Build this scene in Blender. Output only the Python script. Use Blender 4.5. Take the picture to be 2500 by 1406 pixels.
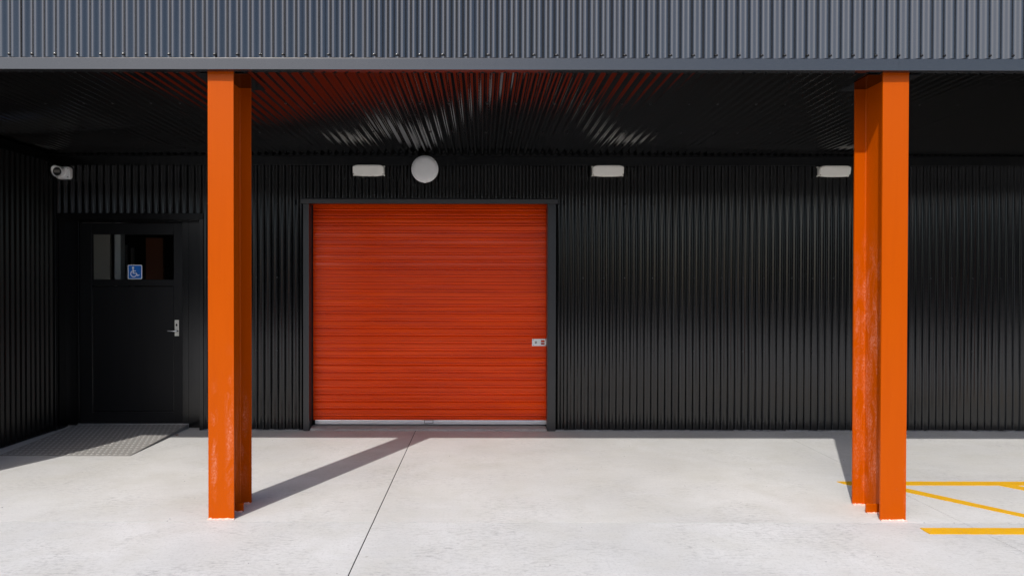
import bpy, math, random
from mathutils import Matrix, Vector
random.seed(7)
R = math.radians
for o in list(bpy.data.objects): bpy.data.objects.remove(o)
S = bpy.context.scene
COL = S.collection

# ------------------------------------------------------------------ camera
F_PX, CX, CY = 1666.7, 1177.0, 716.5          # in pixels of the 2500 px wide photograph
CAM_H = 1.565
CAM_ROT = Matrix.Rotation(R(90-0.5), 3, 'X') @ Matrix.Rotation(R(0.1), 3, 'Z')
cam_d = bpy.data.cameras.new('camera'); cam = bpy.data.objects.new('camera', cam_d); COL.objects.link(cam)
cam_d.sensor_width = 36; cam_d.lens = 36*F_PX/2500
cam_d.shift_x = (1250-CX)/2500; cam_d.shift_y = (CY-703)/2500
cam_d.clip_start = 0.05; cam_d.clip_end = 900
M4 = CAM_ROT.to_4x4(); M4.translation = Vector((0, 0, CAM_H)); cam.matrix_world = M4
S.camera = cam
def ray(u, v): return CAM_ROT @ Vector(((u-CX)/F_PX, -(v-CY)/F_PX, -1))
def W(u, v, Y):                                # point seen at a pixel on the upright plane y = Y
    d = ray(u, v); t = Y/d.y; return (d.x*t, CAM_H+d.z*t)
def G(u, v, z=0.0):                            # point seen at a pixel on the level plane z
    d = ray(u, v); t = (z-CAM_H)/d.z; return (d.x*t, d.y*t)

# ------------------------------------------------------------------ light
SUN_AZ = R(24.4)                               # light travels +y, leaning to +x
SUN_EL = R(47.0)
world = bpy.data.worlds.new('World'); S.world = world; world.use_nodes = True
wn = world.node_tree.nodes; wl = world.node_tree.links
sky = wn.new('ShaderNodeTexSky'); sky.sky_type = 'NISHITA'; sky.sun_disc = False
sky.sun_elevation = SUN_EL; sky.sun_rotation = math.pi + SUN_AZ
sky.air_density = 0.9; sky.dust_density = 2.2; sky.ozone_density = 0.6
wn['Background'].inputs['Strength'].default_value = 0.13
wl.new(sky.outputs[0], wn['Background'].inputs['Color'])
sun_d = bpy.data.lights.new('sun', 'SUN'); sun = bpy.data.objects.new('sun', sun_d); COL.objects.link(sun)
sun_d.energy = 2.45; sun_d.angle = R(0.53); sun_d.color = (1.0, 0.968, 0.92)
travel = Vector((math.sin(SUN_AZ)*math.cos(SUN_EL), math.cos(SUN_AZ)*math.cos(SUN_EL), -math.sin(SUN_EL)))
sun.rotation_euler = travel.to_track_quat('-Z', 'Y').to_euler(); sun.location = (-6, -12, 14)
S.view_settings.view_transform = 'Standard'; S.view_settings.look = 'None'
S.view_settings.exposure = 0.62; S.view_settings.gamma = 1.0; S.view_settings.use_curve_mapping = False
S.render.engine = 'CYCLES'
S.cycles.max_bounces = 8; S.cycles.diffuse_bounces = 5; S.cycles.glossy_bounces = 5
S.cycles.caustics_reflective = False; S.cycles.caustics_refractive = False

# ------------------------------------------------------------------ materials
class NT:
    def __init__(s, name):
        s.m = bpy.data.materials.new(name); s.m.use_nodes = True
        s.n = s.m.node_tree.nodes; s.l = s.m.node_tree.links; s.b = s.n['Principled BSDF']
        s.tc = s.n.new('ShaderNodeTexCoord')
    def set(s, k, v):
        if hasattr(v, 'is_output') or isinstance(v, bpy.types.NodeSocket): s.l.new(v, s.b.inputs[k])
        else:
            if isinstance(v, tuple) and len(v) == 3: v = v+(1,)
            s.b.inputs[k].default_value = v
        return s
    def lnk(s, node, k, v):
        if isinstance(v, bpy.types.NodeSocket): s.l.new(v, node.inputs[k])
        else:
            if isinstance(v, tuple) and len(v) == 3 and node.inputs[k].type == 'RGBA': v = v+(1,)
            node.inputs[k].default_value = v
    def mapping(s, scale=(1, 1, 1), coord='Object'):
        n = s.n.new('ShaderNodeMapping'); s.l.new(s.tc.outputs[coord], n.inputs[0]); n.inputs['Scale'].default_value = scale
        return n.outputs[0]
    def noise(s, scale, detail=4, rough=0.55, vec=None, dist=0.0):
        n = s.n.new('ShaderNodeTexNoise'); n.inputs['Scale'].default_value = scale; n.inputs['Detail'].default_value = detail
        n.inputs['Roughness'].default_value = rough; n.inputs['Distortion'].default_value = dist
        s.l.new(vec if vec else s.tc.outputs['Object'], n.inputs['Vector']); return n.outputs['Fac']
    def ramp(s, f, stops):
        n = s.n.new('ShaderNodeValToRGB'); s.l.new(f, n.inputs[0]); e = n.color_ramp.elements
        while len(e) > 1: e.remove(e[-1])
        for i, (p, c) in enumerate(stops):
            x = e[0] if i == 0 else e.new(p)
            x.position = p; x.color = (c, c, c, 1) if not isinstance(c, tuple) else c+(1,)
        return n.outputs[0]
    def math(s, op, a, b=0.0, c=None, clamp=False):
        n = s.n.new('ShaderNodeMath'); n.operation = op; n.use_clamp = clamp
        s.lnk(n, 0, a); s.lnk(n, 1, b)
        if c is not None: s.lnk(n, 2, c)
        return n.outputs[0]
    def mix(s, f, a, b, mode='MIX'):
        n = s.n.new('ShaderNodeMixRGB'); n.blend_type = mode
        s.lnk(n, 0, f); s.lnk(n, 1, a); s.lnk(n, 2, b); return n.outputs[0]
    def bump(s, h, strength=0.2, dist=0.01):
        n = s.n.new('ShaderNodeBump'); n.inputs['Strength'].default_value = strength; n.inputs['Distance'].default_value = dist
        s.l.new(h, n.inputs['Height']); s.l.new(n.outputs[0], s.b.inputs['Normal']); return s
    def xyz(s):
        n = s.n.new('ShaderNodeSeparateXYZ'); s.l.new(s.tc.outputs['Object'], n.inputs[0]); return n.outputs

def paint(name, col, rough, var=0.06, spec=0.5, dust=0.0, streak=True):
    t = NT(name)
    n = t.noise(3.0, 5, vec=t.mapping((6, 6, .35)) if streak else None)
    t.set('Roughness', t.math('ADD', t.math('MULTIPLY', n, var*2), rough-var))
    t.set('Specular IOR Level', spec)
    c = t.mix(t.ramp(n, [(.35, .0), (.7, .5)]), col, tuple(x*1.25 for x in col))
    if dust:
        d = t.math('MULTIPLY', t.ramp(t.noise(38, 6, .7), [(.5, 0), (.8, 1)]), dust)
        c = t.mix(d, c, (.35, .34, .33))
    t.set('Base Color', c)
    return t.m

def concrete(name, tone, speck, seed):
    t = NT(name); vec = t.mapping((1, 1, 1))
    big = t.noise(.55+seed*.07, 4, .6, vec, .6); mid = t.noise(2.6, 6, .62, vec, .4); fine = t.noise(55, 5, .7, vec); grain = t.noise(240, 3, .7, vec)
    tro = t.noise(4.5, 4, .6, t.mapping((.5, 3.2, 1)), .5)
    c = t.mix(t.ramp(big, [(.32, 0), (.68, 1)]), tuple(x*.86 for x in tone), tuple(x*1.06 for x in tone))
    c = t.mix(t.math('MULTIPLY', t.ramp(mid, [(.42, 0), (.70, 1)]), .60), c, (tone[0]*.86, tone[1]*.85, tone[2]*.80))
    c = t.mix(t.math('MULTIPLY', t.ramp(tro, [(.5, 0), (.8, 1)]), .25), c, (tone[0]*1.12, tone[1]*1.12, tone[2]*1.12))
    c = t.mix(t.math('MULTIPLY', t.ramp(fine, [(.52, 0), (.72, 1)]), speck), c, tuple(x*.55 for x in tone))
    c = t.mix(t.math('MULTIPLY', t.ramp(grain, [(.55, 0), (.75, 1)]), speck*.8), c, tuple(x*.6 for x in tone))
    st = t.ramp(t.noise(.9, 6, .68, t.mapping((.8, 1.3, 1)), 1.2), [(.50, 0), (.72, 1)])
    c = t.mix(t.math('MULTIPLY', st, .30), c, (tone[0]*.80, tone[1]*.78, tone[2]*.72))
    patch = t.ramp(t.noise(1.7, 5, .65, vec, .8), [(.46, .15), (.66, 1)])
    wear = t.math('MULTIPLY', t.ramp(t.noise(30, 6, .75, t.mapping((.6, 1.6, 1))), [(.48, 0), (.66, 1)]), t.math('MULTIPLY', patch, speck*2.2))
    c = t.mix(wear, c, tuple(x*.58 for x in tone))
    c = t.mix(t.ramp(t.noise(17, 2, .5, vec), [(.765, 0), (.775, .55)]), c, (.16, .14, .12))
    t.set('Base Color', c).set('Roughness', t.math('ADD', t.math('MULTIPLY', mid, .25), .55)).set('Specular IOR Level', .35)
    t.bump(t.math('ADD', fine, t.math('MULTIPLY', grain, .6)), .12+speck*.35, .002)
    return t.m

def orange_paint(name, chalk):
    # chalk: list of (x centre, half width, y limit low, y limit high, z top) in the column's own space
    t = NT(name); x, y, z = t.xyz()
    base = (.445, .070, .0)
    c = t.mix(t.ramp(t.noise(2.2, 4, vec=t.mapping((3, 3, .5))), [(.3, 0), (.7, .6)]), base, (.41, .061, .0))
    fine = t.noise(70, 6, .8); cl = t.noise(7, 5, .65, t.mapping((2.2, 2.2, .7)), .6)
    tot = None
    for (xc, hw, y0, y1, zt) in chalk:
        g = t.math('SUBTRACT', 1.0, t.math('DIVIDE', t.math('ABSOLUTE', t.math('SUBTRACT', x, xc)), hw), clamp=True)
        g = t.math('MULTIPLY', g, t.math('MULTIPLY', t.math('GREATER_THAN', y, y0), t.math('LESS_THAN', y, y1)))
        zz = t.math('MULTIPLY', t.math('SUBTRACT', zt, z), 2.2, clamp=True)
        zb = t.math('MULTIPLY', t.math('SUBTRACT', z, .03), 4.0, clamp=True)
        g = t.math('MULTIPLY', g, t.math('MULTIPLY', zz, zb))
        tot = g if tot is None else t.math('MAXIMUM', tot, g)
    k = t.math('MULTIPLY', tot, t.ramp(cl, [(.44, 0), (.64, 1)]))
    k = t.math('MULTIPLY', k, t.ramp(fine, [(.46, .10), (.56, 1)]))
    spk = t.ramp(t.noise(60, 2, .5), [(.735, 0), (.75, .5)])
    k = t.math('MAXIMUM', t.math('MULTIPLY', k, .46), t.math('MULTIPLY', spk, .25))
    dirt = t.math('MULTIPLY', t.ramp(t.noise(3.2, 6, .7, t.mapping((5, 5, .6)), .5), [(.50, 0), (.78, 1)]), .35)
    c = t.mix(dirt, c, (.36, .050, .0))
    c = t.mix(k, c, (.74, .32, .22))
    t.set('Base Color', c).set('Roughness', t.math('ADD', .32, t.math('MULTIPLY', k, .35))).set('Specular IOR Level', .10)
    t.bump(t.noise(9, 3), .03, .004)
    return t.m

M = {}
M['clad'] = paint('black_cladding_paint', (.0036, .0035, .0036), .15, .03, .58, .005)
M['clad_side_shaded'] = paint('black_cladding_paint_shaded', (.0030, .0029, .0030), .20, .03, .24, .003)  # same paint as the rear wall; shade put in by darker colour, less gloss
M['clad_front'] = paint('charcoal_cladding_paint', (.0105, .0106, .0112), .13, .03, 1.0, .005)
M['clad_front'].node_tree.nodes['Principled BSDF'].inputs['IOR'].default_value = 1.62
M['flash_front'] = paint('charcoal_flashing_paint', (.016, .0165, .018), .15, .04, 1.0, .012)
M['soffit'] = paint('gloss_black_soffit_paint', (.0014, .0013, .0012), .125, .025, .80, .001, False)
M['trim'] = paint('black_trim_paint', (.0040, .0040, .0042), .20, .04, .5, .006)
M['frame'] = paint('charcoal_frame_paint', (.020, .020, .021), .32, .05, .6, .02)
M['head_trim'] = paint('black_head_trim_paint', (.0022, .0022, .0022), .22, .04, .3, .002)
M['door_black'] = paint('black_door_paint', (.005, .005, .0055), .36, .05, .3, .006)
M['screw'] = paint('black_screw_paint', (.012, .012, .013), .30, .05, .5)
M['liner'] = paint('dark_liner', (.01, .01, .01), .6)
M['added_shed'] = paint('added_dark_cladding', (.045, .046, .048), .5, .05, .4)  # for the added, unseen block that darkens the rear wall's reflections
M['added_shed_door'] = paint('added_grey_door', (.07, .07, .075), .5, .05, .4)
M['orange_l'] = orange_paint('orange_column_paint', [(-.046, .030, -.02, .02, .98), (.056, .036, -.02, .02, 1.20), (.03, .05, .02, .36, 1.1)])
M['orange_r'] = orange_paint('orange_column_paint_scuffed', [(-.062, .032, .25, .40, 1.9), (-.01, .03, .05, .36, 2.0), (.078, .014, -.02, .02, .55)])
t = NT('red_roller_door_paint')
nz = t.ramp(t.noise(1.6, 4, .6, t.mapping((.45, 1, 8)), .3), [(.36, 0), (.64, 1)])
t.set('Base Color', t.mix(nz, (.90, .070, .0), (.72, .046, .0))).set('Roughness', t.math('ADD', .19, t.math('MULTIPLY', nz, .10))).set('Specular IOR Level', .24)
M['red'] = t.m
t = NT('brushed_aluminium'); n = t.noise(14, 5, .6, t.mapping((1, 8, 30)))
t.set('Metallic', 1.0).set('Base Color', t.mix(n, (.80, .80, .82), (.66, .66, .68))).set('Roughness', .42); M['alu'] = t.m
t = NT('zinc_lock_plate'); n = t.noise(40, 4)
t.set('Metallic', .0).set('Base Color', t.mix(n, (.90, .90, .88), (.82, .82, .80))).set('Roughness', .4); M['zinc'] = t.m
t = NT('satin_steel_handle'); n = t.noise(90, 3)
t.set('Metallic', .35).set('Base Color', t.mix(n, (.80, .78, .70), (.70, .68, .60))).set('Roughness', .34); M['steel'] = t.m
t = NT('polished_lever_steel'); t.set('Metallic', 1.0).set('Base Color', t.mix(t.noise(30), (.9, .9, .9), (.8, .8, .8))).set('Roughness', .22); M['lever'] = t.m
def plastic(name, a, b, rough=.42):
    t = NT(name); n = t.noise(6, 4)
    t.set('Base Color', t.mix(n, a, b)).set('Roughness', rough).set('Specular IOR Level', .45); return t.m
M['cream'] = plastic('cream_plastic', (.90, .88, .81), (.86, .84, .77), .35)
M['white'] = plastic('white_plastic', (.89, .89, .88), (.86, .86, .85))
M['grey_lens'] = plastic('grey_camera_face', (.30, .28, .25), (.22, .21, .19), .3)
M['black'] = plastic('black_plastic', (.012, .012, .012), (.02, .02, .02), .3)
M['sign_blue'] = plastic('sign_blue', (.004, .15, .58), (.004, .13, .54), .4)
M['sign_white'] = plastic('sign_white', (.85, .86, .88), (.80, .82, .84), .4)
M['conc_a'] = concrete('concrete_smooth', (.560, .555, .541), .40, 1)
M['conc_b'] = concrete('concrete_textured', (.556, .556, .549), .56, 3)
M['conc_sill'] = concrete('concrete_sill', (.36, .35, .34), .55, 5)
M['joint_grey'] = plastic('grey_joint_filler', (.045, .044, .042), (.07, .068, .065), .9)
M['joint'] = plastic('joint_filler', (.010, .0095, .009), (.018, .017, .016), .9)
t = NT('asphalt'); n = t.noise(60, 6, .7); b2 = t.noise(.6, 4)
t.set('Base Color', t.mix(t.math('MULTIPLY', n, b2), (.035, .035, .036), (.085, .083, .08))).set('Roughness', .85).bump(n, .4, .01); M['asphalt'] = t.m
t = NT('yellow_line_paint'); n = t.noise(70, 6, .7); b2 = t.noise(5, 5, .6)
c = t.mix(t.ramp(b2, [(.3, 0), (.7, 1)]), (.66, .36, .006), (.60, .31, .005))
c = t.mix(t.math('MULTIPLY', t.ramp(n, [(.56, 0), (.72, 1)]), .30), c, (.55, .50, .40))
t.set('Base Color', c).set('Roughness', .6).set('Specular IOR Level', .3).bump(n, .1, .002); M['yellow'] = t.m
t = NT('ramp_plate_steel'); n = t.noise(120, 5, .75); b2 = t.noise(4, 4)
t.set('Base Color', t.mix(n, (.20, .192, .180), (.31, .298, .28))).set('Roughness', .62).set('Metallic', 0.0).bump(n, .3, .002); M['ramp'] = t.m
t = NT('ramp_tread_steel'); n = t.noise(120, 5, .75)
t.set('Base Color', t.mix(n, (.36, .35, .33), (.46, .45, .43))).set('Roughness', .5).bump(n, .2, .002); M['tread'] = t.m
t = NT('sealant_pink'); n = t.noise(60, 5, .7)
t.set('Base Color', t.mix(t.ramp(n, [(.35, 0), (.65, 1)]), (.82, .66, .58), (.78, .45, .33))).set('Roughness', .6).bump(n, .5, .004); M['sealant'] = t.m
M['mortar'] = concrete('mortar_grey', (.30, .30, .31), .6, 2)
M['room'] = plastic('pale_room_wall', (.52, .48, .43), (.47, .43, .38), .7)
M['room_white'] = plastic('white_door_frame', (.80, .80, .80), (.76, .76, .76), .5)
M['room_dark'] = plastic('dark_room_wall', (.03, .028, .026), (.024, .022, .02), .7)
M['room_orange'] = plastic('orange_room_panel', (.22, .055, .008), (.19, .045, .007), .6)
M['leaf'] = plastic('dry_leaf', (.30, .09, .03), (.18, .06, .02), .7)
# window glass: clear pane with a Fresnel reflection
t = NT('window_glass'); t.n.remove(t.b); g = t.n.new('ShaderNodeBsdfGlossy'); g.inputs['Roughness'].default_value = .01
tr = t.n.new('ShaderNodeBsdfTransparent'); tr.inputs[0].default_value = (.86, .88, .87, 1)
fr = t.n.new('ShaderNodeFresnel'); fr.inputs[0].default_value = 1.45
dn = t.noise(9, 3); gl = t.math('MULTIPLY', fr.outputs[0], t.math('ADD', .9, t.math('MULTIPLY', dn, .2)))
mx = t.n.new('ShaderNodeMixShader'); t.l.new(gl, mx.inputs[0]); t.l.new(tr.outputs[0], mx.inputs[1]); t.l.new(g.outputs[0], mx.inputs[2])
t.l.new(mx.outputs[0], t.n['Material Output'].inputs[0]); M['glass'] = t.m

# ------------------------------------------------------------------ mesh helpers
def link(o, parent=None):
    COL.objects.link(o)
    if parent is not None: o.parent = parent
    return o
def empty(name, loc=(0, 0, 0), parent=None):
    o = bpy.data.objects.new(name, None); o.location = loc; o.empty_display_size = .2
    return link(o, parent)
def tag(o, label, cat, group=None, kind=None):
    o['label'] = label; o['category'] = cat
    if group: o['group'] = group
    if kind: o['kind'] = kind
    return o
class MB:
    def __init__(s): s.v = []; s.f = []
    def add(s, vs, fs):
        k = len(s.v); s.v += [tuple(p) for p in vs]; s.f += [tuple(i+k for i in f) for f in fs]; return s
    def box(s, x0, x1, y0, y1, z0, z1):
        return s.add([(x0,y0,z0),(x1,y0,z0),(x1,y1,z0),(x0,y1,z0),(x0,y0,z1),(x1,y0,z1),(x1,y1,z1),(x0,y1,z1)],
                     [(3,2,1,0),(4,5,6,7),(0,1,5,4),(1,2,6,5),(2,3,7,6),(3,0,4,7)])
    def prism(s, poly, fn, a, b):                # poly in 2-D; fn(p, q, h) -> 3-D
        n = len(poly); vs = [fn(p, q, a) for p, q in poly]+[fn(p, q, b) for p, q in poly]
        fs = [tuple(range(n))[::-1], tuple(range(n, 2*n))]+[(i, (i+1) % n, n+(i+1) % n, n+i) for i in range(n)]
        return s.add(vs, fs)
    def lathe(s, prof, fn, n=32):                # prof: (radius, height); fn(x, y, h)
        vs = []; fs = []; m = len(prof)
        for i in range(n):
            a = 2*math.pi*i/n
            for r, h in prof: vs.append(fn(r*math.cos(a), r*math.sin(a), h))
        for i in range(n):
            j = (i+1) % n
            for k in range(m-1): fs.append((i*m+k, j*m+k, j*m+k+1, i*m+k+1))
        fs.append(tuple(i*m+m-1 for i in range(n))); fs.append(tuple(i*m for i in range(n))[::-1])
        return s.add(vs, fs)
    def build(s, name, mat, parent=None, smooth=False, bevel=0, seg=2, loc=None):
        me = bpy.data.meshes.new(name); me.from_pydata(s.v, [], s.f); me.validate(); me.update()
        me.materials.append(M[mat] if isinstance(mat, str) else mat)
        o = bpy.data.objects.new(name, me); link(o, parent)
        if loc is not None: o.location = loc
        import bmesh
        bm = bmesh.new(); bm.from_mesh(me); bmesh.ops.recalc_face_normals(bm, faces=bm.faces); bm.to_mesh(me); bm.free()
        if smooth is True:
            for p in me.polygons: p.use_smooth = True
        elif smooth:                             # smooth below an angle in degrees
            me.shade_smooth() if False else None
            for p in me.polygons: p.use_smooth = True
            me.set_sharp_from_angle(angle=R(smooth))
        if bevel:
            md = o.modifiers.new('bevel', 'BEVEL'); md.width = bevel; md.segments = seg; md.limit_method = 'ANGLE'; md.angle_limit = R(35)
        return o
def rrect(x0, x1, y0, y1, r, n=5):
    pts = []
    for cx, cy, a0 in ((x1-r, y1-r, 0), (x0+r, y1-r, 90), (x0+r, y0+r, 180), (x1-r, y0+r, 270)):
        for i in range(n+1):
            a = R(a0+90*i/n); pts.append((cx+r*math.cos(a), cy+r*math.sin(a)))
    return pts
XZ = lambda p, q, h: (p, h, q)

PITCH = .0762; AMP = .0105; COVER = .762
def corr(a0, a1, b0, b1, fn, seed=0, seg=14, nb=1, lap=True, amp=AMP, wob=.0010):
    """corrugated sheet: waves along a, runs along b; fn(a, b, h) -> 3-D, h = height of the outer face. 0.8 mm thick."""
    rnd = random.Random(seed); tilt = rnd.uniform(-wob, wob)*1.6; off = rnd.uniform(0, .0006); bow = rnd.uniform(-wob, wob)
    ph = rnd.uniform(-.0012, .0012)
    step = PITCH/seg; i0 = math.ceil(a0/step-1e-6); i1 = math.floor(a1/step+1e-6)
    A = [a0]+[i*step for i in range(i0, i1+1) if a0+1e-5 < i*step < a1-1e-5]+[a1]
    ac = (a0+a1)/2; B = [b0+(b1-b0)*k/nb for k in range(nb+1)]
    vs = []; fs = []; n = len(A); m = len(B)
    for layer in (0, .0008):
        for k, b in enumerate(B):
            tb = k/nb; s_ = math.sin(math.pi*tb)*bow*2
            for a in A:
                w_ = math.cos(2*math.pi*(a+ph)/PITCH); h = amp*math.tanh(.55*w_)/math.tanh(.55) + off + tilt*(a-ac)/.38*(.4+.6*tb) + s_*math.cos((a-ac)/.38*1.5)
                if lap and a > a1-.020: h += .0016
                vs.append(fn(a, b, h-layer))
    L = n*m
    for k in range(m-1):
        for i in range(n-1):
            p = k*n+i
            fs.append((p, p+1, p+1+n, p+n)); fs.append((L+p, L+p+n, L+p+1+n, L+p+1))
    for i in range(n-1): fs.append((i, L+i, L+i+1, i+1)); p = (m-1)*n+i; fs.append((p, p+1, L+p+1, L+p))
    for k in range(m-1): p = k*n; fs.append((p, p+n, L+p+n, L+p)); p = k*n+n-1; fs.append((p, L+p, L+p+n, p+n))
    return MB().add(vs, fs)
def screw_mesh(mb, fn, head=.0055, washer=.0085):
    """hex-head screw on a washer; fn(x, y, h): h = out of the surface"""
    n = 8
    ring = lambda r, h: [fn(r*math.cos(2*math.pi*i/n), r*math.sin(2*math.pi*i/n), h) for i in range(n)]
    vs = ring(washer, -.001)+ring(washer*.95, .002)+ring(head, .0028)+ring(head*.95, .0065)+[fn(0, 0, .0078)]
    fs = [(r*n+i, r*n+(i+1) % n, (r+1)*n+(i+1) % n, (r+1)*n+i) for r in range(3) for i in range(n)]
    fs += [(3*n+i, 3*n+(i+1) % n, 4*n) for i in range(n)]
    mb.add(vs, fs)

# ------------------------------------------------------------------ key measures (metres; camera stands at x = y = 0)
YW = 7.46            # crests of the rear wall cladding
YF = 4.545           # front face of the eave flashing
ZS = 3.0             # soffit
XS = -4.64           # inner face of the left return wall
ZTOP = 4.7

# ================================================================== ground
ground = MB().box(-220, 220, -220, 220, -.30, -.055).build('ground', 'asphalt'); ground['kind'] = 'structure'
XJ = [-12.48, -8.56, -4.64, G(1015, 1050)[0], G(1906, 1058)[0], 7.13, 11.05]
YJ = [-11.3, -7.35, -3.38, .58, G(910, 1274)[1], 7.72]
for i in range(len(XJ)-1):
    for j in range(len(YJ)-1):
        gl = .0036 if abs(XJ[i]-XJ[3]) < .01 else .0015; gr = .0036 if abs(XJ[i+1]-XJ[3]) < .01 else .0015
        MB().box(XJ[i]+gl, XJ[i+1]-gr, YJ[j]+.0030, YJ[j+1]-.0030, -.050, 0).build('concrete_slab', 'conc_a' if j == len(YJ)-2 else 'conc_b', ground)

for i, xx in enumerate(XJ[1:-1]):
    w_ = .0034 if i == 2 else .0013
    MB().box(xx-w_, xx+w_, YJ[0], YJ[-1], -.05, -.0030).build('joint_filler', 'joint', ground)

for yy in YJ[1:-1]:
    MB().box(XJ[0], XJ[-1], yy-.0028, yy+.0028, -.049, -.0028).build('joint_filler', 'joint_grey', ground)

# ================================================================== added unseen dark block behind the camera, for the glossy wall to reflect
added_shed = empty('added_dark_shed', (0, -26, 0)); tag(added_shed, 'added dark grey gabled block, unseen behind the camera, darkening the wall reflections', 'building')
MB().box(-38, 38, -14, 0, -.055, 6.6).build('wall', 'added_shed', added_shed)
MB().prism([(-14.3, 6.4), (.3, 6.4), (.3, 6.62), (-7, 8.4), (-14.3, 6.62)], lambda p, q, h: (h, p, q), -38.3, 38.3).build('roof', 'added_shed', added_shed)
for xx in (-24, -8, 8, 24): MB().box(xx-2, xx+2, .001, .06, -.05, 4.2).build('roller_door', 'added_shed_door', added_shed)

# ================================================================== building
bld = empty('warehouse_building', (0, YW, 0))
bld.location = (0, 0, 0)
tag(bld, 'black corrugated steel warehouse with deep overhanging eave', 'building')
# --- openings in the rear wall (x0, x1, z1)
RD_X0, RD_X1 = W(756, 700, YW)[0], W(1336, 700, YW)[0]; RD_Z = W(1000, 490, YW)[1]
ED_X0, ED_X1 = XS, W(487, 700, YW)[0]; ED_Z = W(300, 524, YW)[1]
XR = 9.4
back = MB()
for (a, b, z0, z1) in ((XS-.3, ED_X1+.004, ED_Z+.01, 3.2), (ED_X1+.004, RD_X0-.03, 0, 3.2), (RD_X0-.03, RD_X1+.03, RD_Z+.02, 3.2), (RD_X1+.03, XR, 0, 3.2)):
    back.box(a, b, YW+.020, YW+.09, z0, z1)
back = back.build('back_wall', 'liner', bld)
fw = lambda a, b, h: (a, YW+AMP-h, b)
sx = XS-.12; si = 0
X_LAP0 = -4.75
WALL_Z0 = .014
xs = [X_LAP0+COVER*k for k in range(20)]
for k in range(len(xs)-1):
    a0, a1 = max(xs[k], XS+.002), min(xs[k+1]+.018, XR)
    if a1 <= a0: continue
    segs = []
    cuts = sorted({a0, a1} | {c for c in (ED_X1+.01, RD_X0-.035, RD_X1+.035) if a0 < c < a1})
    for p, q in zip(cuts[:-1], cuts[1:]):
        mid = (p+q)/2
        z0 = ED_Z+.002 if mid < ED_X1 else (RD_Z+.004 if RD_X0-.035 < mid < RD_X1+.035 else WALL_Z0)
        corr(p, q, z0, 2.99, fw, 100+k, seg=12, nb=3, lap=(q == a1)).build('cladding_sheet', 'clad', back, smooth=40)
# trim at the head of the wall
zt = W(1200, 404, YW-.03)[1]
MB().box(XS+.001, XR, YW-.026, YW-.012, zt, ZS-.012).build('wall_head_trim', 'head_trim', bld, bevel=.002)
# base seal
seal = MB()
rnd = random.Random(3)
def bead(x0, x1):
    x = x0
    while x < x1:
        w = rnd.uniform(.03, .09); h = rnd.uniform(.004, .012); d = rnd.uniform(.004, .016)
        seal.box(x, min(x+w, x1), YW-.006-d, YW+.02, .0005, h); x += w
for a, b in ((ED_X1+.03, RD_X0-.08), (RD_X1+.1, XR)):
    seal = MB(); bead(a, b); seal.build('base_mortar', 'mortar', bld, bevel=.003)
# wall screws
scr = MB()
def trough(x): return (math.floor(x/PITCH)+.5)*PITCH
def wscrew(x, z): screw_mesh(scr, lambda a, b, h, x=x, z=z: (x+a, YW+AMP+.0075-h, z+b))
x = trough(ED_X1+.08)
while x < XR-.1:
    if not (RD_X0-.1 < x < RD_X1+.12):
        wscrew(x, .095)
    elif RD_X0 < x < RD_X1: wscrew(x, RD_Z+.075)
    x += 2*PITCH
for zz in (W(1800, 499, YW)[1], W(1800, 679, YW)[1], W(1800, 858, YW)[1]):
    x = trough(ED_X1+.08); k = 0
    while x < XR-.1:
        if not (RD_X0-.1 < x < RD_X1+.12): wscrew(x, zz)
        x += PITCH*(4 if k % 3 == 0 else 3); k += 1
x = trough(XS+.3)
while x < ED_X1: wscrew(x, ED_Z+.05); x += 2*PITCH
o = scr.build('wall_screws', 'screw', bld); o['kind'] = 'stuff'

# --- left return wall
side = MB().box(XS-.12, XS-.020, YF+.12, YW+.02, 0, ZS).build('side_wall', 'liner', bld)
fs_ = lambda a, b, h: (XS-AMP+h, a, b)
y0 = YF+.16; k = 0
while y0 < YW-.05:
    y1 = min(y0+COVER+.018, YW-.045)
    corr(y0, y1, WALL_Z0, 2.99, fs_, 300+k, seg=12, nb=2).build('cladding_sheet', 'clad_side_shaded', side, smooth=40); y0 += COVER; k += 1
MB().box(XS-.115, XS+.012, YF+.115, YF+.165, 0.002, ZS-.002).build('wall_end_trim', 'trim', side, bevel=.003)
MB().box(XS-.01, XS+.008, YW-.048, YW-.004, 0.002, zt-.002).build('corner_trim', 'trim', side, bevel=.003)
MB().box(XS-.008, XS+.024, YF+.17, YW-.028, zt, ZS-.012).build('wall_head_trim', 'head_trim', side, bevel=.002)

# --- soffit
sof = MB().box(XS-3.4, XR, YF+.075, YW+.09, ZS+.030, ZS+.06).build('soffit', 'liner', bld)
fz = lambda a, b, h: (a, b, ZS+AMP+.004-h)
XL0 = XS-3.3
k = 0; a0 = X_LAP0+.30-COVER*4
while a0 < XR-.1:
    a1 = min(a0+COVER+.018, XR)
    corr(a0, a1, YF+.063, YW+.01, fz, 500+k, seg=14, nb=6, wob=.0014).build('cladding_sheet', 'soffit', sof, smooth=40); a0 += COVER; k += 1
scr = MB()
for yy, st in ((YF+.075, 2), (5.43, 5), (6.44, 5), (7.36, 2)):
    x = trough(XS+.1); k = 0
    while x < XR-.3:
        screw_mesh(scr, lambda a, b, h, x=x, yy=yy: (x+a, yy+b, ZS+AMP+.012-h)); x += PITCH*(st if st == 2 else (3 if k % 2 else 4)); k += 1
o = scr.build('soffit_screws', 'screw', bld); o['kind'] = 'stuff'

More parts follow.
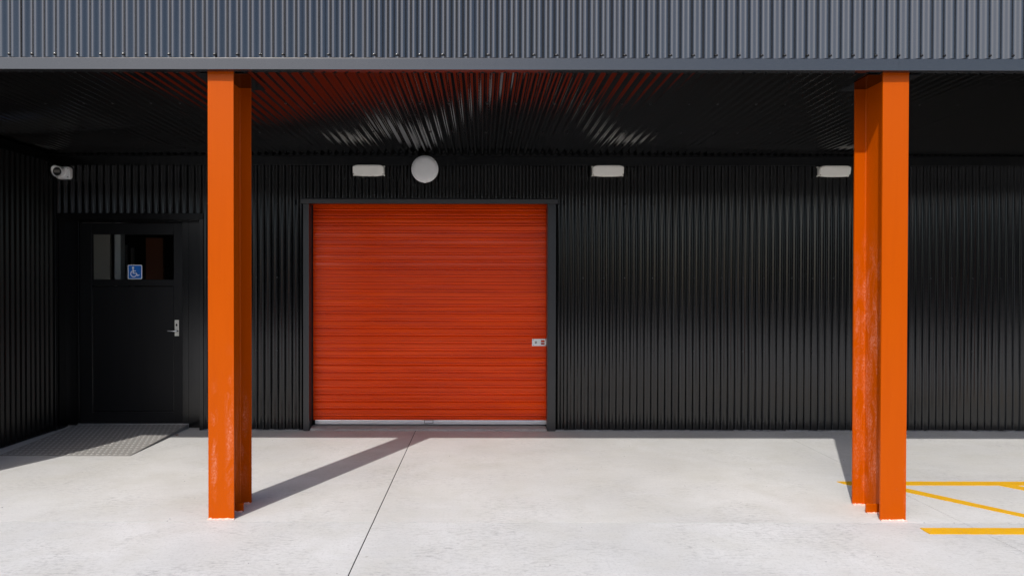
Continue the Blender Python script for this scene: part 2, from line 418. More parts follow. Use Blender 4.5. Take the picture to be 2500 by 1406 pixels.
# --- eave fascia
ZF0 = W(1250, 171, YF)[1]; ZF1 = W(1250, 142.5, YF)[1]
fas = MB().box(XS-3.4, XR, YF+.034, YF+.30, ZF0+.03, ZTOP).build('fascia', 'liner', bld)
ff = lambda a, b, h: (a, YF+.015-h, b)
FL0 = W(878, 60, YF)[0]-COVER*9
k = 0; a0 = FL0
while a0 < XR-.1:
    a1 = min(a0+COVER+.018, XR)
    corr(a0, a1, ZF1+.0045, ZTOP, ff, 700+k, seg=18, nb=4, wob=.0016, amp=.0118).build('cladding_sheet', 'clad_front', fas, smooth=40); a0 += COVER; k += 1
fj = [XS-3.4, W(525, 150, YF)[0], W(2195, 150, YF)[0], XR]
for k in range(3):
    a, b = fj[k], fj[k+1]-(.0015 if k == 1 else 0)
    dy = (.000, -.0012, .0)[k]
    prof = [(YF+dy, ZF1-.004), (YF+dy+.0015, ZF1), (YF+.030, ZF1+.0012), (YF+.030, ZF1+.06), (YF+.0285, ZF1+.06), (YF+.0285, ZF1-.001), (YF+dy+.006, ZF1-.002), (YF+dy+.0015, ZF1-.0035),
            (YF+dy+.0015, ZF0+.0015), (YF+.062, ZF0+.0015+k % 2*.0006), (YF+.062, ZF0+k % 2*.0006), (YF+dy+.001, ZF0), (YF+dy, ZF0+.001)]
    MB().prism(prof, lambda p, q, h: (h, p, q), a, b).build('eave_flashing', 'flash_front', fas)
scr = MB()
x = trough(FL0+.1)
while x < XR-.1:
    z_ = W(1250, 131.5, YF)[1]+rnd.uniform(-.001, .001)
    screw_mesh(scr, lambda a, b, h, x=x, z_=z_: (x+a, YF+.0250-h, z_+b), .0055, .0085); x += 2*PITCH
o = scr.build('fascia_screws', 'screw', bld); o['kind'] = 'stuff'
# roof and rear volume close the building
MB().box(XS-3.4, XR, YF+.31, 14.0, ZTOP-.05, ZTOP+.05).build('roof', 'liner', bld)
MB().box(XS-3.4, XR, 13.9, 14.0, 0, ZTOP-.051).build('rear_wall', 'liner', bld)
MB().box(XR, XR+.1, YW+.02, 14.0, 0, ZTOP-.051).add([], []).build('end_wall', 'liner', bld)
MB().box(XS-3.5, XS-3.4, YW+.02, 14.0, 0, ZTOP-.051).build('end_wall', 'liner', bld)
MB().box(XS-3.4, XS-.301, YW+.02, YW+.09, 0, 3.03).build('front_return_wall', 'liner', bld)
for nm, xx in (('eave_end', XS-3.5), ('eave_end', XR)):
    MB().box(xx, xx+.1, YF+.03, YW+.09, ZS+.02, ZTOP-.051).build(nm, 'liner', bld)

# --- roller door
YD = YW+.125
rd = empty('roller_door', (0, 0, 0), bld); rd['label'] = 'red ribbed steel roller door with silver bottom rail'
DX0, DX1 = RD_X0-.05, RD_X1+.05
zb1 = W(1050, 1025, YD)[1]; zb0 = W(1050, 1035.3, YD)[1]
sp = (W(1050, 550.5, YD)[1]-W(1050, 999, YD)[1])/25.0     # rib pitch
zg = W(1050, 550.5, YD)[1]                                # one groove
rib = [(0.0, .0130), (.040, .0130), (.056, .0040), (.075, 0.0), (.20, -.0010), (.40, -.0014), (.56, -.0010), (.600, .0), (.620, .0060), (.655, .0060), (.675, .0004), (.71, -.0014), (.80, -.0022), (.89, -.0014), (.930, .0005), (.955, .0040), (.968, .0130), (1.0, .0130)]
nslat = 0
z = zg+sp*4
while z > zb1+.001:
    zl = max(z-sp, zb1+.001); full = (z-zl) > sp*.98
    rr = random.Random(900+nslat); tl = .0024*math.sin(nslat*1.9+1.0)+.0016*math.sin(nslat*.61)+rr.uniform(-.0016, .0016); tl2 = rr.uniform(-.0013, .0013)
    if nslat in (17, 18): tl = -.0035
    back_top, back_bot = [max(0, 5.2-v)**2*.0026 for v in (nslat, nslat+1)]
    mb = MB(); nx = 7; vs = []; fs2 = []
    pr = rib if full else [(0, .0065), (.03, .0), (.2, -.0012), (.34, .0), (.40, .004), (.46, 0), (.60, -.001), (.66, .003), (.72, 0), (.9, -.001), (1, .003)]
    for i in range(nx):
        xx = DX0+(DX1-DX0)*i/(nx-1); wob = rr.uniform(-.0007, .0007)
        for layer in (0, .0009):
            for (q, d) in pr:
                tt = (tl+tl2*math.sin(i*1.3)+wob*.6)*(q-.5)*2*(1-abs(2*q-1)**6)
                vs.append((xx, YD+d+tt+wob*.3*(1-abs(2*q-1)**4)+layer+back_top+(back_bot-back_top)*q, z-(z-zl)*q))
    m = len(pr)
    for i in range(nx-1):
        for q in range(m-1):
            p = i*2*m+q; r_ = p+2*m
            fs2.append((p, r_, r_+1, p+1)); fs2.append((p+m, p+m+1, r_+m+1, r_+m))
    mb.add(vs, fs2).build('door_slat', 'red', rd, smooth=50)
    z -= sp; nslat += 1
RX0, RX1 = W(770, 1030, YD)[0], W(1334, 1030, YD)[0]
MB().prism([(YD-.012, zb1-.001), (YD-.014, zb1-.006), (YD-.010, zb1-.012), (YD-.010, zb0+.008), (YD-.014, zb0+.004), (YD-.012, zb0), (YD+.02, zb0), (YD+.02, zb1-.001)], lambda p, q, h: (h, p, q), RX0, RX1).build('bottom_rail', 'alu', rd)
hx0, hx1 = W(1036, 1028, YD)[0], W(1058, 1028, YD)[0]
hb = MB(); hb.box(hx0, hx1, YD-.022, YD-.0145, zb1-.030, zb1-.026); hb.box(hx0, hx0+.004, YD-.022, YD-.0145, zb1-.0259, zb1+.002); hb.box(hx1-.004, hx1, YD-.022, YD-.0145, zb1-.0259, zb1+.002)
hb.build('lift_handle', 'black', rd)
MB().box(hx0+.0042, hx1-.0042, YD-.019, YD-.0145, zb1-.0258, zb1+.001).build('lift_handle_plate', 'alu', rd)
# lock plate with two windows and a key slot
lx0, lz1 = W(1299, 827, YD-.01); lx1, lz0 = W(1334, 844.5, YD-.01)
lw = lx1-lx0; lh = lz1-lz0
wx0, wx1 = lx0+lw*.62, lx0+lw*.87; wz = [lz0+lh*v for v in (.22, .44, .54, .80)]
lp = MB(); ya, yb = YD-.012, YD-.003
lp.box(lx0, wx0, ya, yb, lz0, lz1); lp.box(wx1, lx1, ya, yb, lz0, lz1)
lp.box(wx0+.0001, wx1-.0001, ya, yb, lz0, wz[0]); lp.box(wx0+.0001, wx1-.0001, ya, yb, wz[1], wz[2]); lp.box(wx0+.0001, wx1-.0001, ya, yb, wz[3], lz1)
lp.build('lock_plate', 'zinc', rd)
kx = lx0+lw*.26; kz = (lz0+lz1)/2
MB().lathe([(.013, 0), (.013, .004), (.010, .006)], lambda a, b, h: (kx+a, ya-h, kz+b), 20).build('lock_cylinder', 'steel', rd, smooth=40)
MB().box(kx-.010, kx+.010, ya-.0085, ya-.0061, kz-.010, kz-.004).box(kx-.010, kx+.010, ya-.0085, ya-.0061, kz+.004, kz+.010).build('key_slot', 'black', rd)
for xx in (lx0+.012, lx1-.008):
    for zz in (lz0+.009, lz1-.009):
        scr = MB(); screw_mesh(scr, lambda a, b, h: (xx+a, ya-h*.6, zz+b), .003, .0045); scr.build('lock_screw', 'black', rd)
MB().box(lx1+.0005, lx1+.03, YD-.011, YD-.002, kz-.008, kz+.008).build('lock_bolt', 'zinc', rd)
# frame round the roller door
fr = empty('roller_door_frame', (0, 0, 0), bld)
jl0 = W(740, 700, YW-.03)[0]; jr1 = W(1357, 700, YW-.03)[0]
hz0 = W(1050, 497, YW-.05)[1]; hz1 = W(1050, 485.5, YW-.05)[1]
MB().box(jl0, RD_X0, YW-.030, YW+.085, .001, hz0-.001).box(RD_X0-.0025, RD_X0-.0005, YW+.0851, YD-.012, .05, hz0-.001).build('jamb', 'frame', fr, bevel=.002)
MB().box(RD_X1, jr1, YW-.030, YW+.085, .001, hz0-.001).box(RD_X1+.0005, RD_X1+.0025, YW+.0851, YD-.012, .05, hz0-.001).build('jamb', 'frame', fr, bevel=.002)
h0, h1 = W(733, 490, YW-.06)[0], W(1363, 490, YW-.06)[0]
MB().prism([(YW-.052, hz0), (YW-.056, hz1-.004), (YW-.050, hz1), (YW+.015, hz1+.012), (YW+.015, hz0)], lambda p, q, h: (h, p, q), h0, h1).build('head_flashing', 'frame', fr, bevel=.0015)
# guides and dark pocket behind
MB().box(RD_X0-.049, RD_X0+.010, YD-.011, YD-.008, .055, hz0).build('guide', 'trim', fr)
pk = MB(); pk.box(DX0-.01, DX1+.01, YD+.13, YD+.15, 0, RD_Z+.3); pk.box(DX0-.02, DX0-.011, YW+.091, YD+.15, 0, RD_Z+.3); pk.box(DX1+.011, DX1+.02, YW+.091, YD+.15, 0, RD_Z+.3); pk.box(DX0-.01, DX1+.01, YW+.091, YD+.129, RD_Z+.15, RD_Z+.18)
pk.build('door_pocket', 'liner', fr)
# concrete sill
sl = MB(); n = 60; rr = random.Random(5)
sx0, sx1 = RD_X0+.004, RD_X1-.004; vs = []; fs2 = []
for i in range(n+1):
    xx = sx0+(sx1-sx0)*i/n; j = rr.uniform(-.004, .004); jj = rr.uniform(-.003, .005)
    if i in (4, 5, 6): jj -= .012
    vs += [(xx, YW-.015+j, .0005), (xx, YW-.012+j*.7, .010+jj*.5), (xx, YW+.004+j, .020+jj), (xx, YD-.03, zb0-.012), (xx, YD+.028, zb0-.010), (xx, YD+.028, .0005)]
for i in range(n):
    for q in range(5): p = i*6+q; fs2.append((p, p+1, p+7, p+6))
    fs2.append((i*6+5, i*6, i*6+6, i*6+11))
fs2 += [tuple(range(6)), tuple(n*6+q for q in range(6))]
sl.add(vs, fs2).build('door_sill', 'conc_sill', bld)

# --- entry door
YE = YW+.14
ed = empty('entry_door', (0, 0, 0), bld); ed['label'] = 'black half-glazed entry door with silver lever handle'
def rect(u0, v0, u1, v1, Y): a = W(u0, v1, Y); b = W(u1, v0, Y); return a[0], b[0], a[1], b[1]
L0, L1, B0, T1 = rect(196, 545, 445, 1033, YE)
gx0, gx1, gz0, gz1 = rect(224, 572, 424, 683, YE)
px0, px1, pz0, pz1 = rect(219, 698, 423, 1005, YE)
MB().box(L0, gx0, YE, YE+.04, B0, T1).build('stile', 'door_black', ed, bevel=.002)
MB().box(gx1, L1, YE, YE+.04, B0, T1).build('stile', 'door_black', ed, bevel=.002)
MB().box(gx0+.0005, gx1-.0005, YE+.001, YE+.04, gz1, T1-.0005).build('top_rail', 'door_black', ed, bevel=.002)
MB().box(gx0+.0005, gx1-.0005, YE+.001, YE+.04, pz1, gz0).build('middle_rail', 'door_black', ed, bevel=.003)
MB().box(gx0+.0005, gx1-.0005, YE+.001, YE+.04, B0+.0005, pz0).build('bottom_rail', 'door_black', ed, bevel=.002)
MB().box(gx0+.001, gx1-.001, YE+.012, YE+.03, pz0+.0008, pz1-.0008).build('lower_panel', 'door_black', ed)
for nm, (a, b, c_, d_) in (('panel_bead', (gx0+.001, gx1-.001, pz1-.010, pz1-.001)), ('panel_bead', (gx0+.001, gx1-.001, pz0+.001, pz0+.010)), ('panel_bead', (gx0+.001, gx0+.009, pz0+.0105, pz1-.0105)), ('panel_bead', (gx1-.009, gx1-.001, pz0+.0105, pz1-.0105))):
    MB().box(a, b, YE+.003, YE+.0115, c_, d_).build(nm, 'trim', ed, bevel=.003)
MB().box(gx0+.0008, gx1-.0008, YE+.016, YE+.022, gz0+.0008, gz1-.0008).build('window_pane', 'glass', ed)
bd = MB(); q = .005
bd.box(gx0+.0008, gx1-.0008, YE+.009, YE+.0155, gz0+.0005, gz0+q); bd.box(gx0+.0008, gx1-.0008, YE+.009, YE+.0155, gz1-q, gz1-.0005)
bd.box(gx0+.0008, gx0+q, YE+.009, YE+.0155, gz0+q+.0005, gz1-q-.0005); bd.box(gx1-q, gx1-.0008, YE+.009, YE+.0155, gz0+q+.0005, gz1-q-.0005)
bd.build('glazing_bead', 'door_black', ed)
ax0, ax1, az0, az1 = rect(427.3, 781, 437.3, 820, YE)
MB().box(ax0, ax1, YE-.010, YE-.0005, az0, az1).build('handle_plate', 'steel', ed, bevel=.0015)
hx, hz = W(432, 808, YE-.03)
kxx, kzz = W(432.3, 793, YE)
MB().lathe([(.0095, 0), (.0095, .004), (.007, .006)], lambda a, b, h: (kxx+a, YE-.0102-h, kzz+b*1.5), 16).build('key_cylinder', 'black', ed, smooth=40)
lv = MB(); lv.lathe([(.010, 0), (.010, .034), (.008, .037)], lambda a, b, h: (hx+a, YE-.0103-h, hz+b), 16)
tip = W(409.5, 807.5, YE-.04)[0]
def tube(mb, pts, r, n=10):
    vs = []; fs = []
    for i, (p, rr_) in enumerate(zip(pts, r)):
        p = Vector(p); d = (Vector(pts[min(i+1, len(pts)-1)])-Vector(pts[max(i-1, 0)])).normalized()
        up = Vector((0, 0, 1)) if abs(d.z) < .9 else Vector((0, 1, 0)); a = d.cross(up).normalized(); b = a.cross(d)
        vs += [tuple(p+a*rr_*math.cos(2*math.pi*k/n)+b*rr_*math.sin(2*math.pi*k/n)) for k in range(n)]
    for i in range(len(pts)-1):
        for k in range(n): fs.append((i*n+k, i*n+(k+1) % n, (i+1)*n+(k+1) % n, (i+1)*n+k))
    fs += [tuple(range(n)), tuple((len(pts)-1)*n+k for k in range(n))]
    mb.add(vs, fs); return mb
tube(lv, [(hx+.006, YE-.046, hz), (hx-.012, YE-.052, hz), (hx-.035, YE-.054, hz), (tip+.004, YE-.052, hz+.002), (tip, YE-.050, hz+.002)], [.007, .008, .0075, .0075, .004])
lv.build('lever_handle', 'lever', ed, smooth=40)
# door frame and flashings
ef = empty('entry_door_frame', (0, 0, 0), bld)
r0 = W(461, 700, YE)[0]; rr1 = W(500, 700, YE)[0]
MB().box(L1+.004, r0, YE-.012, YE+.06, .046, T1+.030).build('jamb', 'trim', ef, bevel=.002)
l0 = W(158, 700, YE)[0]
MB().box(l0, L0-.004, YE-.012, YE+.06, .046, T1+.030).build('jamb', 'trim', ef, bevel=.002)
MB().box(L0-.0035, L1+.0035, YE-.011, YE+.06, T1+.004, T1+.0295).build('frame_head', 'trim', ef, bevel=.002)
MB().box(r0+.002, rr1+.05, YE-.010, YE+.05, .002, ED_Z+.05).build('jamb_flashing', 'trim', ef)
MB().box(XS-.05, l0-.002, YE-.010, YE+.05, .002, ED_Z+.05).build('jamb_flashing', 'trim', ef)
MB().box(XS-.06, XS+.006, YW+.021, YE-.0105, .001, ED_Z).build('reveal_lining', 'trim', ef)
MB().box(l0, r0, YE-.008, YE+.05, T1+.032, ED_Z+.05).build('head_lining', 'trim', ef)
fz0 = W(300, 535, YW-.02)[1]; fz1 = W(300, 520.5, YW-.02)[1]
MB().prism([(YW-.024, fz0), (YW-.026, fz1-.003), (YW-.022, fz1), (YW+.02, fz1+.006), (YW+.1, fz1+.006), (YW+.1, fz0)], lambda p, q, h: (h, p, q), XS+.014, W(496, 530, YW-.02)[0]).build('head_flashing', 'trim', ef)
e0, e1 = W(486, 700, YW-.012)[0], W(496, 700, YW-.012)[0]
MB().box(e0, e1, YW-.012, YE-.0105, .002, fz0-.001).build('edge_flashing', 'trim', ef, bevel=.002)
MB().box(L0-.02, r0, YE-.02, YE+.06, .001, .0445).build('threshold', 'alu', ef, bevel=.002)
# --- room behind the glazed door
rm = empty('entry_lobby', (0, 0, 0), bld)
YR = 9.1
def rp(name, u0, v0, u1, v1, Y, mat, d=.04): a, b, c, e = rect(u0, v0, u1, v1, Y); return MB().box(a, b, Y, Y+d, max(c, .06), e).build(name, mat, rm)
rp('lobby_wall', 120, 480, 268, 1100, YE+.75, 'room')
rp('door_post', 281.5, 480, 294, 1100, YE+.60, 'room_white', .10)
rp('lobby_partition', 292, 480, 520, 1100, YR+.3, 'room_dark')
rp('narrow_mullion', 307.5, 598, 309, 1100, YR-.1, 'room_white')
rp('narrow_mullion', 320.5, 605, 324.5, 1100, YR-.1, 'room_white')
rp('orange_panel', 357, 581, 398, 1100, YR-.25, 'room_orange')
rp('ceiling_beam', 253, 540, 265, 583, YR-.2, 'room_dark')
lb = MB(); lb.box(-6.5, -2.4, YE+.10, 10.2, .03, .055); lb.build('lobby_floor', 'conc_sill', rm)
MB().box(-6.5, -2.4, YE+.10, 10.2, 2.60, 2.64).build('lobby_ceiling', 'room_dark', rm)
MB().box(-6.54, -6.5, YE+.10, 10.2, .03, 2.64).build('lobby_side_wall', 'room', rm)
MB().box(-2.4, -2.36, YE+.10, 10.2, .03, 2.64).build('lobby_side_wall', 'room', rm)
MB().box(-6.54, -2.36, 10.2, 10.24, .03, 2.64).build('lobby_rear_wall', 'room', rm)

# ================================================================== accessibility sign on the glass
sx0, sx1, sz0, sz1 = rect(312, 647, 347, 681.5, YE+.0138)
sg = empty('accessibility_sign', ((sx0+sx1)/2, YE+.0138, sz0))
tag(sg, 'small blue square sign with white wheelchair symbol on the entry door glass', 'sign')
sw = sx1-sx0
L = lambda y: (lambda p, q, h: (p*sw-sw/2, h, q*sw))
MB().prism(rrect(0, 1, 0, 1, .09), L(0), 0, .0020).build('sign_border', 'sign_white', sg)
MB().prism(rrect(.055, .945, .055, .945, .055), L(0), -.0008, -.0001).build('sign_panel', 'sign_blue', sg)
sy = MB()
def poly(pts): sy.prism(pts, L(0), -.0016, -.0009)
poly([(.372+.078*math.cos(2*math.pi*i/20), .795+.078*math.sin(2*math.pi*i/20)) for i in range(20)])
poly([(.335, .72), (.400, .72), (.412, .50), (.415, .44), (.350, .44)])          # trunk
sy.prism([(.416, .60), (.57, .60), (.57, .545), (.416, .545)], L(0), -.0016, -.0009)  # arm
sy.prism([(.350, .439), (.622, .439), (.700, .285), (.800, .325), (.822, .265), (.665, .205), (.575, .385), (.350, .385)], L(0), -.0016, -.0009)
arc = []                                                                        # wheel
for i in range(25): a = R(118+ (345-118)*i/24); arc.append((.415+.235*math.cos(a), .375+.235*math.sin(a)))
for i in range(24, -1, -1): a = R(118+(345-118)*i/24); arc.append((.415+.175*math.cos(a), .375+.175*math.sin(a)))
for i in range(24):
    sy.prism([arc[i], arc[i+1], arc[48-i], arc[49-i]], L(0), -.00161, -.00091)
sy.build('wheelchair_symbol', 'sign_white', sg)

# ================================================================== orange columns
def column(u0, u1, v, mat, label):
    (xa, ya_), (xb, _) = G(u0, v), G(u1, v)
    xc = (xa+xb)/2; Y0 = 4.598; H = ZS+.006
    root = empty('steel_column', (xc, Y0, 0)); tag(root, label, 'column', 'orange steel columns under the eave')
    bw, D, tf, tw, r = (.0865, .356, .0125, .0045, .012)
    pts = [(-bw, 0), (bw, 0), (bw, tf)]
    def fil(cx, cy, a0): return [(cx+r*math.cos(R(a0+s*90*i/5)), cy+r*math.sin(R(a0+s*90*i/5))) for i in range(6)]
    s = -1
    pts += [(tw+r+r*math.cos(R(a)), tf+r+r*math.sin(R(a))) for a in (270, 252, 234, 216, 198, 180)]
    pts += [(tw+r+r*math.cos(R(a)), D-tf-r+r*math.sin(R(a))) for a in (180, 162, 144, 126, 108, 90)]
    pts += [(bw, D-tf), (bw, D), (-bw, D), (-bw, D-tf)]
    pts += [(-tw-r+r*math.cos(R(a)), D-tf-r+r*math.sin(R(a))) for a in (90, 72, 54, 36, 18, 0)]
    pts += [(-tw-r+r*math.cos(R(a)), tf+r+r*math.sin(R(a))) for a in (0, -18, -36, -54, -72, -90)]
    pts += [(-bw, tf)]
    sh = MB().prism(pts, lambda p, q, h: (p, q, h), .0005, H).build('column_shaft', mat, root, smooth=25)
    for sgn in (-1, 1):
        a, b = sorted((sgn*.006, sgn*.096))
        MB().box(a, b, .150, .166, .0006, .062).build('base_block', mat, root, bevel=.003)
    MB().box(-.088, .088, -.004, .362, H+.0004, H+.0045).build('cap_plate', mat, root)
    rr = random.Random(int(xc*100)); sb = MB(); P = [(-bw, -.0005), (bw, -.0005)]
    def strip(xa, xb, y_, n=16, w=.016):
        vs = []; fs = []
        for i in range(n+1):
            x_ = xa+(xb-xa)*i/n; d = rr.uniform(.006, w*1.7); h = rr.uniform(.002, .010)
            vs += [(x_, y_-d, .0008), (x_, y_-d*.4, h*.8), (x_, y_+.002, h), (x_, y_+.002, .0006)]
        for i in range(n):
            for q in range(3): p = i*4+q; fs.append((p, p+1, p+5, p+4))
        sb.add(vs, fs)
    strip(-bw-.004, bw+.004, 0); strip(-bw-.006, -.004, D-tf, 10, .03); strip(.004, bw+.006, D-tf, 10, .03); strip(-.094, -.006, .150, 8, .014); strip(.006, .094, .150, 8, .014)
    sb.build('base_sealant', 'sealant', root)
    return root, xc
c1, xc1 = column(508, 571, 1267, 'orange_l', 'orange steel column chalky near its foot, between entry door and roller door')
c2, xc2 = column(2150, 2212.5, 1270, 'orange_r', 'orange steel column with sunlit scuffed web, standing among the yellow floor lines')
# flat cover plates on the soffit round the columns
for xc in (xc1, xc2):
    MB().box(xc-.18, xc+.18, YF+.0625, 4.995, ZS-.001, ZS+.0005).build('column_cover_plate', 'soffit', sof)

# ================================================================== bulkhead lights
def superell(w, h, d, zc, n=40, m=9, e=5.0):
    pass
def bulkhead(u, v, label, yaw=0):
    Yb = YW-.006; x, z = W(u, v, Yb-.04)
    root = empty('bulkhead_light', (x, Yb, z)); tag(root, label, 'wall light', 'cream bulkhead lights along the rear wall')
    root.rotation_euler.z = yaw
    w, h = .172, .060
    MB().prism(rrect(-w+.008, w-.008, -h+.010, h-.010, .018), XZ, -.020, 0).build('back_box', 'cream', root, bevel=.004)
    # bowed cover, built as rings of a rounded outline; its face leans a little down
    mb = MB(); outl = [(p, q*(1-.10*max(0, abs(p)-.8)/.2)) for p, q in rrect(-1, 1, -1, 1, .34, 7)]; m = len(outl); vs = []; fs = []
    rings = [(.0205, .985, .96), (.026, 1.0, 1.0), (.040, 1.0, 1.0), (.058, .993, .98), (.068, .978, .945), (.073, .955, .90), (.0745, .92, .84), (.0755, .5, .45)]
    for (d, kx_, kz_) in rings:
        for (p, q) in outl:
            bow = .90+.10*(1-p*p)
            lean = 1+.20*q*kz_*(d/.08)
            vs.append((p*w*kx_, -(d*lean)-.003*(1-p*p), q*h*kz_*bow))
    for r_ in range(len(rings)-1):
        for i in range(m): j = (i+1) % m; fs.append((r_*m+i, r_*m+j, (r_+1)*m+j, (r_+1)*m+i))
    fs.append(tuple((len(rings)-1)*m+i for i in range(m))); fs.append(tuple(range(m)))
    mb.add(vs, fs).build('cover_lens', 'cream', root, smooth=70)
    mb = MB(); outl2 = [(-w*.90, -h*.93), (-w*.5, -h*1.03), (0, -h*1.06), (w*.5, -h*1.03), (w*.90, -h*.93), (w*.90, -h*.84), (-w*.90, -h*.84)]
    mb.prism(outl2, XZ, -.052, -.030).build('lower_lip', 'cream', root, bevel=.003)
    for sx_ in (-1, 1):
        for sz_ in (-1, 1):
            MB().lathe([(.0048, 0), (.0048, .003)], lambda a, b, h_: (sx_*w*.925+a, -.071-h_-sz_*.009, sz_*h*.70+b), 10).build('cover_screw', 'grey_lens', root)
            MB().lathe([(.008, 0), (.008, .022), (.006, .026)], lambda a, b, h_: (sx_*w*.965+a, -.002-h_, sz_*h*.80+b), 14).build('fixing_lug', 'cream', root, smooth=40)
    return root
bulkhead(900, 416.5, 'cream bulkhead light over the red roller door, beside the round white disc')
bulkhead(1484, 417.5, 'cream bulkhead light high on the wall just past the roller door frame')
bulkhead(2036, 418.5, 'cream bulkhead light high on the wall beside the scuffed orange column')

# ================================================================== round disc light
x, z = W(1037, 412.5, YW-.11); rt = .146
dl = empty('round_wall_light', (x, YW-.027, z)); tag(dl, 'round white disc light above the red roller door', 'wall light')
MB().lathe([(rt*.86, 0), (rt*.86, .045), (rt*.93, .055)], lambda a, b, h: (a, -h, b), 48).build('back_box', 'white', dl, smooth=30)
MB().lathe([(rt*.94, .0555), (rt, .062), (rt, .072), (rt*.97, .078), (rt*.93, .080)], lambda a, b, h: (a, -h, b), 56).build('rim', 'white', dl, smooth=50)
prof = [(rt*.925, .0805)]+[(rt*.92*math.cos(R(a)), .082+.022*math.sin(R(a))) for a in (5, 15, 30, 45, 60, 75, 85)]
MB().lathe(prof, lambda a, b, h: (a, -h, b), 56).build('domed_cover', 'white', dl, smooth=60)
for a in (43, 167, 280):
    sc = MB(); sc.lathe([(.004, 0), (.004, .003)], lambda p, q, h, a=a: (rt*.945*math.cos(R(a))+p, -.0785-h, rt*.945*math.sin(R(a))+q), 8)
    sc.build('rim_screw', 'grey_lens', dl)
MB().prism(rrect(-.010, .010, -rt-.003, -rt+.006, .003), XZ, -.072, -.060).build('release_tab', 'white', dl, bevel=.002)

# ================================================================== security camera
x, z = W(153.5, 422, YW-.06)
sc_ = empty('security_camera', (x, YW-.0062, z)); tag(sc_, 'small white turret security camera in the dark corner above the entry door', 'security camera')
MB().prism(rrect(-.076, .076, -.066, .066, .03, 6), XZ, -.055, 0).build('mounting_box', 'white', sc_, bevel=.008, seg=3)
aim = Vector((-.04, -1, -.10)).normalized(); ctr = Vector((-.022, -.078, .008))
ex = aim.cross(Vector((0, 0, 1))).normalized(); ez = ex.cross(aim)
fa = lambda a, b, h: tuple(ctr+ex*a+ez*b+aim*h)
MB().lathe([(.05, -.05), (.056, -.02), (.058, .0), (.055, .022), (.050, .036)], fa, 36).build('turret_ball', 'white', sc_, smooth=60)
MB().lathe([(.0445, .0362), (.0445, .040), (.040, .042)], fa, 36).build('front_ring', 'black', sc_, smooth=40)
MB().prism(rrect(-.031, .031, -.014, .016, .006), fa, .0425, .0445).build('sensor_window', 'grey_lens', sc_)
hd = MB(); vs = []; fs2 = []; n = 40                                             # sun hood: a slanted collar
for i in range(n):
    a = 2*math.pi*i/n; ln = .040+.030*max(0, math.sin(a))
    for (r_, h_) in ((.0585, .0), (.0600, ln+.004), (.0560, ln+.004), (.0545, .0)): vs.append(fa(r_*math.cos(a), r_*math.sin(a), h_))
for i in range(n):
    j = (i+1) % n
    for q in range(4): fs2.append((i*4+q, j*4+q, j*4+(q+1) % 4, i*4+(q+1) % 4))
hd.add(vs, fs2).build('sun_hood', 'white', sc_, smooth=50)
for (p, q) in ((.055, .046), (.055, -.046), (-.055, -.050)):
    so = MB(); so.lathe([(.005, 0), (.005, .003)], lambda a, b, h, p=p, q=q: (p+a, -.0552-h, q+b), 10)
    so.build('fixing_screw', 'black', sc_)

# ================================================================== entry ramp
(rx1, ry0) = G(317, 1113); rx0 = -4.48; ry1 = YE-.021; rz1 = .043
rp_ = empty('entry_ramp', ((rx0+rx1)/2, ry0, 0)); tag(rp_, 'grey checker plate wedge ramp leading up to the black entry door', 'ramp')
ox, oy = (rx0+rx1)/2, ry0; hw = (rx1-rx0)/2; ln = ry1-ry0
MB().prism([(0, .0005), (0, .004), (ln, rz1), (ln, rz1-.005), (.16, .0045), (.15, .0005)], lambda p, q, h: (h, p, q), -hw, hw).build('ramp_plate', 'ramp', rp_)
for s_ in (-1, 1):
    xx = s_*(hw-.012)
    MB().prism([(.16, .0006), (ln-.004, .0006), (ln-.004, rz1-.0058), (.16, .0040)], lambda p, q, h: (h, p, q), xx-.004, xx+.004).build('side_skirt', 'ramp', rp_)
tb = MB(); sl_ = (rz1-.004)/ln; row = 0; yy = .05
while yy < ln-.04:
    xx = -hw+.03+(.027 if row % 2 else 0)
    while xx < hw-.02:
        za = .004+sl_*(yy-.028); zc = .004+sl_*yy; zb = .004+sl_*(yy+.028)
        vs = [(xx, yy-.028, za-.0003), (xx+.013, yy-.012, zc-.0008), (xx+.013, yy+.012, zc+.0002), (xx, yy+.028, zb-.0003), (xx-.013, yy+.012, zc+.0002), (xx-.013, yy-.012, zc-.0008), (xx, yy-.010, zc+.0042), (xx, yy+.010, zc+.0048)]
        tb.add(vs, [(0, 1, 6), (1, 2, 7, 6), (2, 3, 7), (3, 4, 7), (4, 5, 6, 7), (5, 0, 6)]); xx += .054
    yy += .082; row += 1
o = tb.build('raised_treads', 'tread', rp_); o['kind'] = 'stuff'

# ================================================================== yellow floor lines
def line(pts, label):
    n = len(pts); cx_ = sum(p[0] for p in pts)/n; cy_ = sum(p[1] for p in pts)/n
    mb = MB(); rr = random.Random(int(cx_*1000)); loc = [(p[0]-cx_, p[1]-cy_) for p in pts]
    out = []
    for i in range(n):                                                # sprayed edge: break the outline up finely
        a, b = loc[i], loc[(i+1) % n]; d = math.hypot(b[0]-a[0], b[1]-a[1]); k = max(1, int(d/.03))
        for q in range(k): tt = q/k; out.append((a[0]+(b[0]-a[0])*tt+rr.uniform(-.0022, .0022), a[1]+(b[1]-a[1])*tt+rr.uniform(-.0022, .0022)))
    mb.prism(out, lambda p, q, h: (p, q, h), .0006, .004)
    o = mb.build('floor_line', 'yellow', None, loc=(cx_, cy_, 0)); tag(o, label, 'floor marking', 'yellow hatch lines on the concrete')
XE = 8.2
yA0, yA1 = G(2350, 1175.8)[1], G(2350, 1185)[1]
line([G(2043, 1175.5), G(2058, 1181), (G(2075, 1184.3)), (XE, yA1), (XE, yA0)], 'straight yellow line running along the wall behind the scuffed orange column')
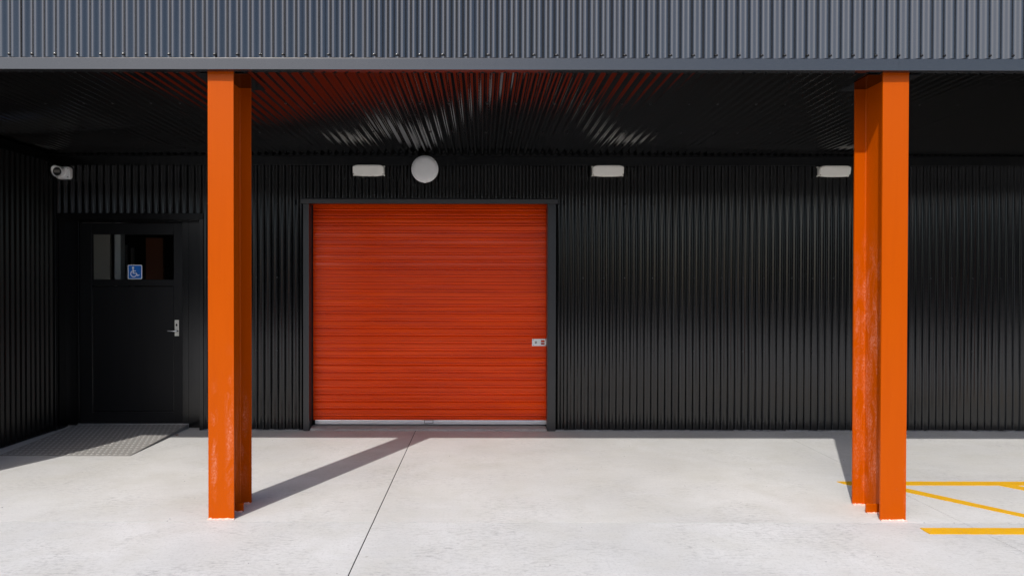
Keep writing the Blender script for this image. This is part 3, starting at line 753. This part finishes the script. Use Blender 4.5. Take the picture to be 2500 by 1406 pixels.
yC0, yC1 = G(2400, 1289)[1], G(2400, 1304.8)[1]
line([G(2247, 1289), G(2258, 1297), G(2270, 1303.5), (XE, yC1), (XE, yC0)], 'straight yellow line along the outer slab, in front of the scuffed orange column')
p0, p1, q0, q1 = G(2213, 1192.5), G(2500, 1255.2), G(2213, 1201.2), G(2500, 1262.6)
def cutY(a, b, y): t_ = (y-a[1])/(b[1]-a[1]); return (a[0]+(b[0]-a[0])*t_, y)
dB = [cutY(p0, p1, yA1-.003), cutY(p0, p1, yC0+.003), cutY(q0, q1, yC0+.003), cutY(q0, q1, yA1-.003)]
line(dB, 'diagonal yellow line starting behind the scuffed orange column')
dx = G(2441, 1186)[0]-dB[3][0]
line([(p[0]+dx, p[1]) for p in dB], 'diagonal yellow line branching off the straight line farther from the orange columns')

# ================================================================== small litter
lx, ly = G(431, 1062)
lf = MB(); pts = [(-.02, 0), (-.006, .008), (.012, .006), (.024, -.002), (.008, -.009), (-.010, -.007)]
lf.add([(p, q, .004+.012*abs(p)*12*.1+.003*((i*7) % 3)) for i, (p, q) in enumerate(pts)]+[(p, q, .003+.012*abs(p)*12*.1+.003*((i*7) % 3)) for i, (p, q) in enumerate(pts)]+[(0, 0, .0015), (0, 0, .0005)],
       [(i, (i+1) % 6, 12) for i in range(6)]+[((i+1) % 6+6, i+6, 13) for i in range(6)]+[(i, i+6, (i+1) % 6+6, (i+1) % 6) for i in range(6)])
o = lf.build('dry_leaf', 'leaf', None, loc=(lx, ly, 0)); tag(o, 'tiny brown dry leaf on the concrete beside the entry ramp', 'leaf')
gr = MB(); rr = random.Random(11)
for i in range(70):
    gx, gy = rr.uniform(-4.3, 6), rr.uniform(3.6, 7.3); a = rr.uniform(.0025, .006)
    gr.add([(gx-a, gy-a*.6, .0), (gx+a, gy-a*.8, .0), (gx+a*.3, gy+a, .0), (gx, gy, a)], [(0, 1, 3), (1, 2, 3), (2, 0, 3)])
o = gr.build('loose_grit', 'mortar', ground); o['kind'] = 'stuff'
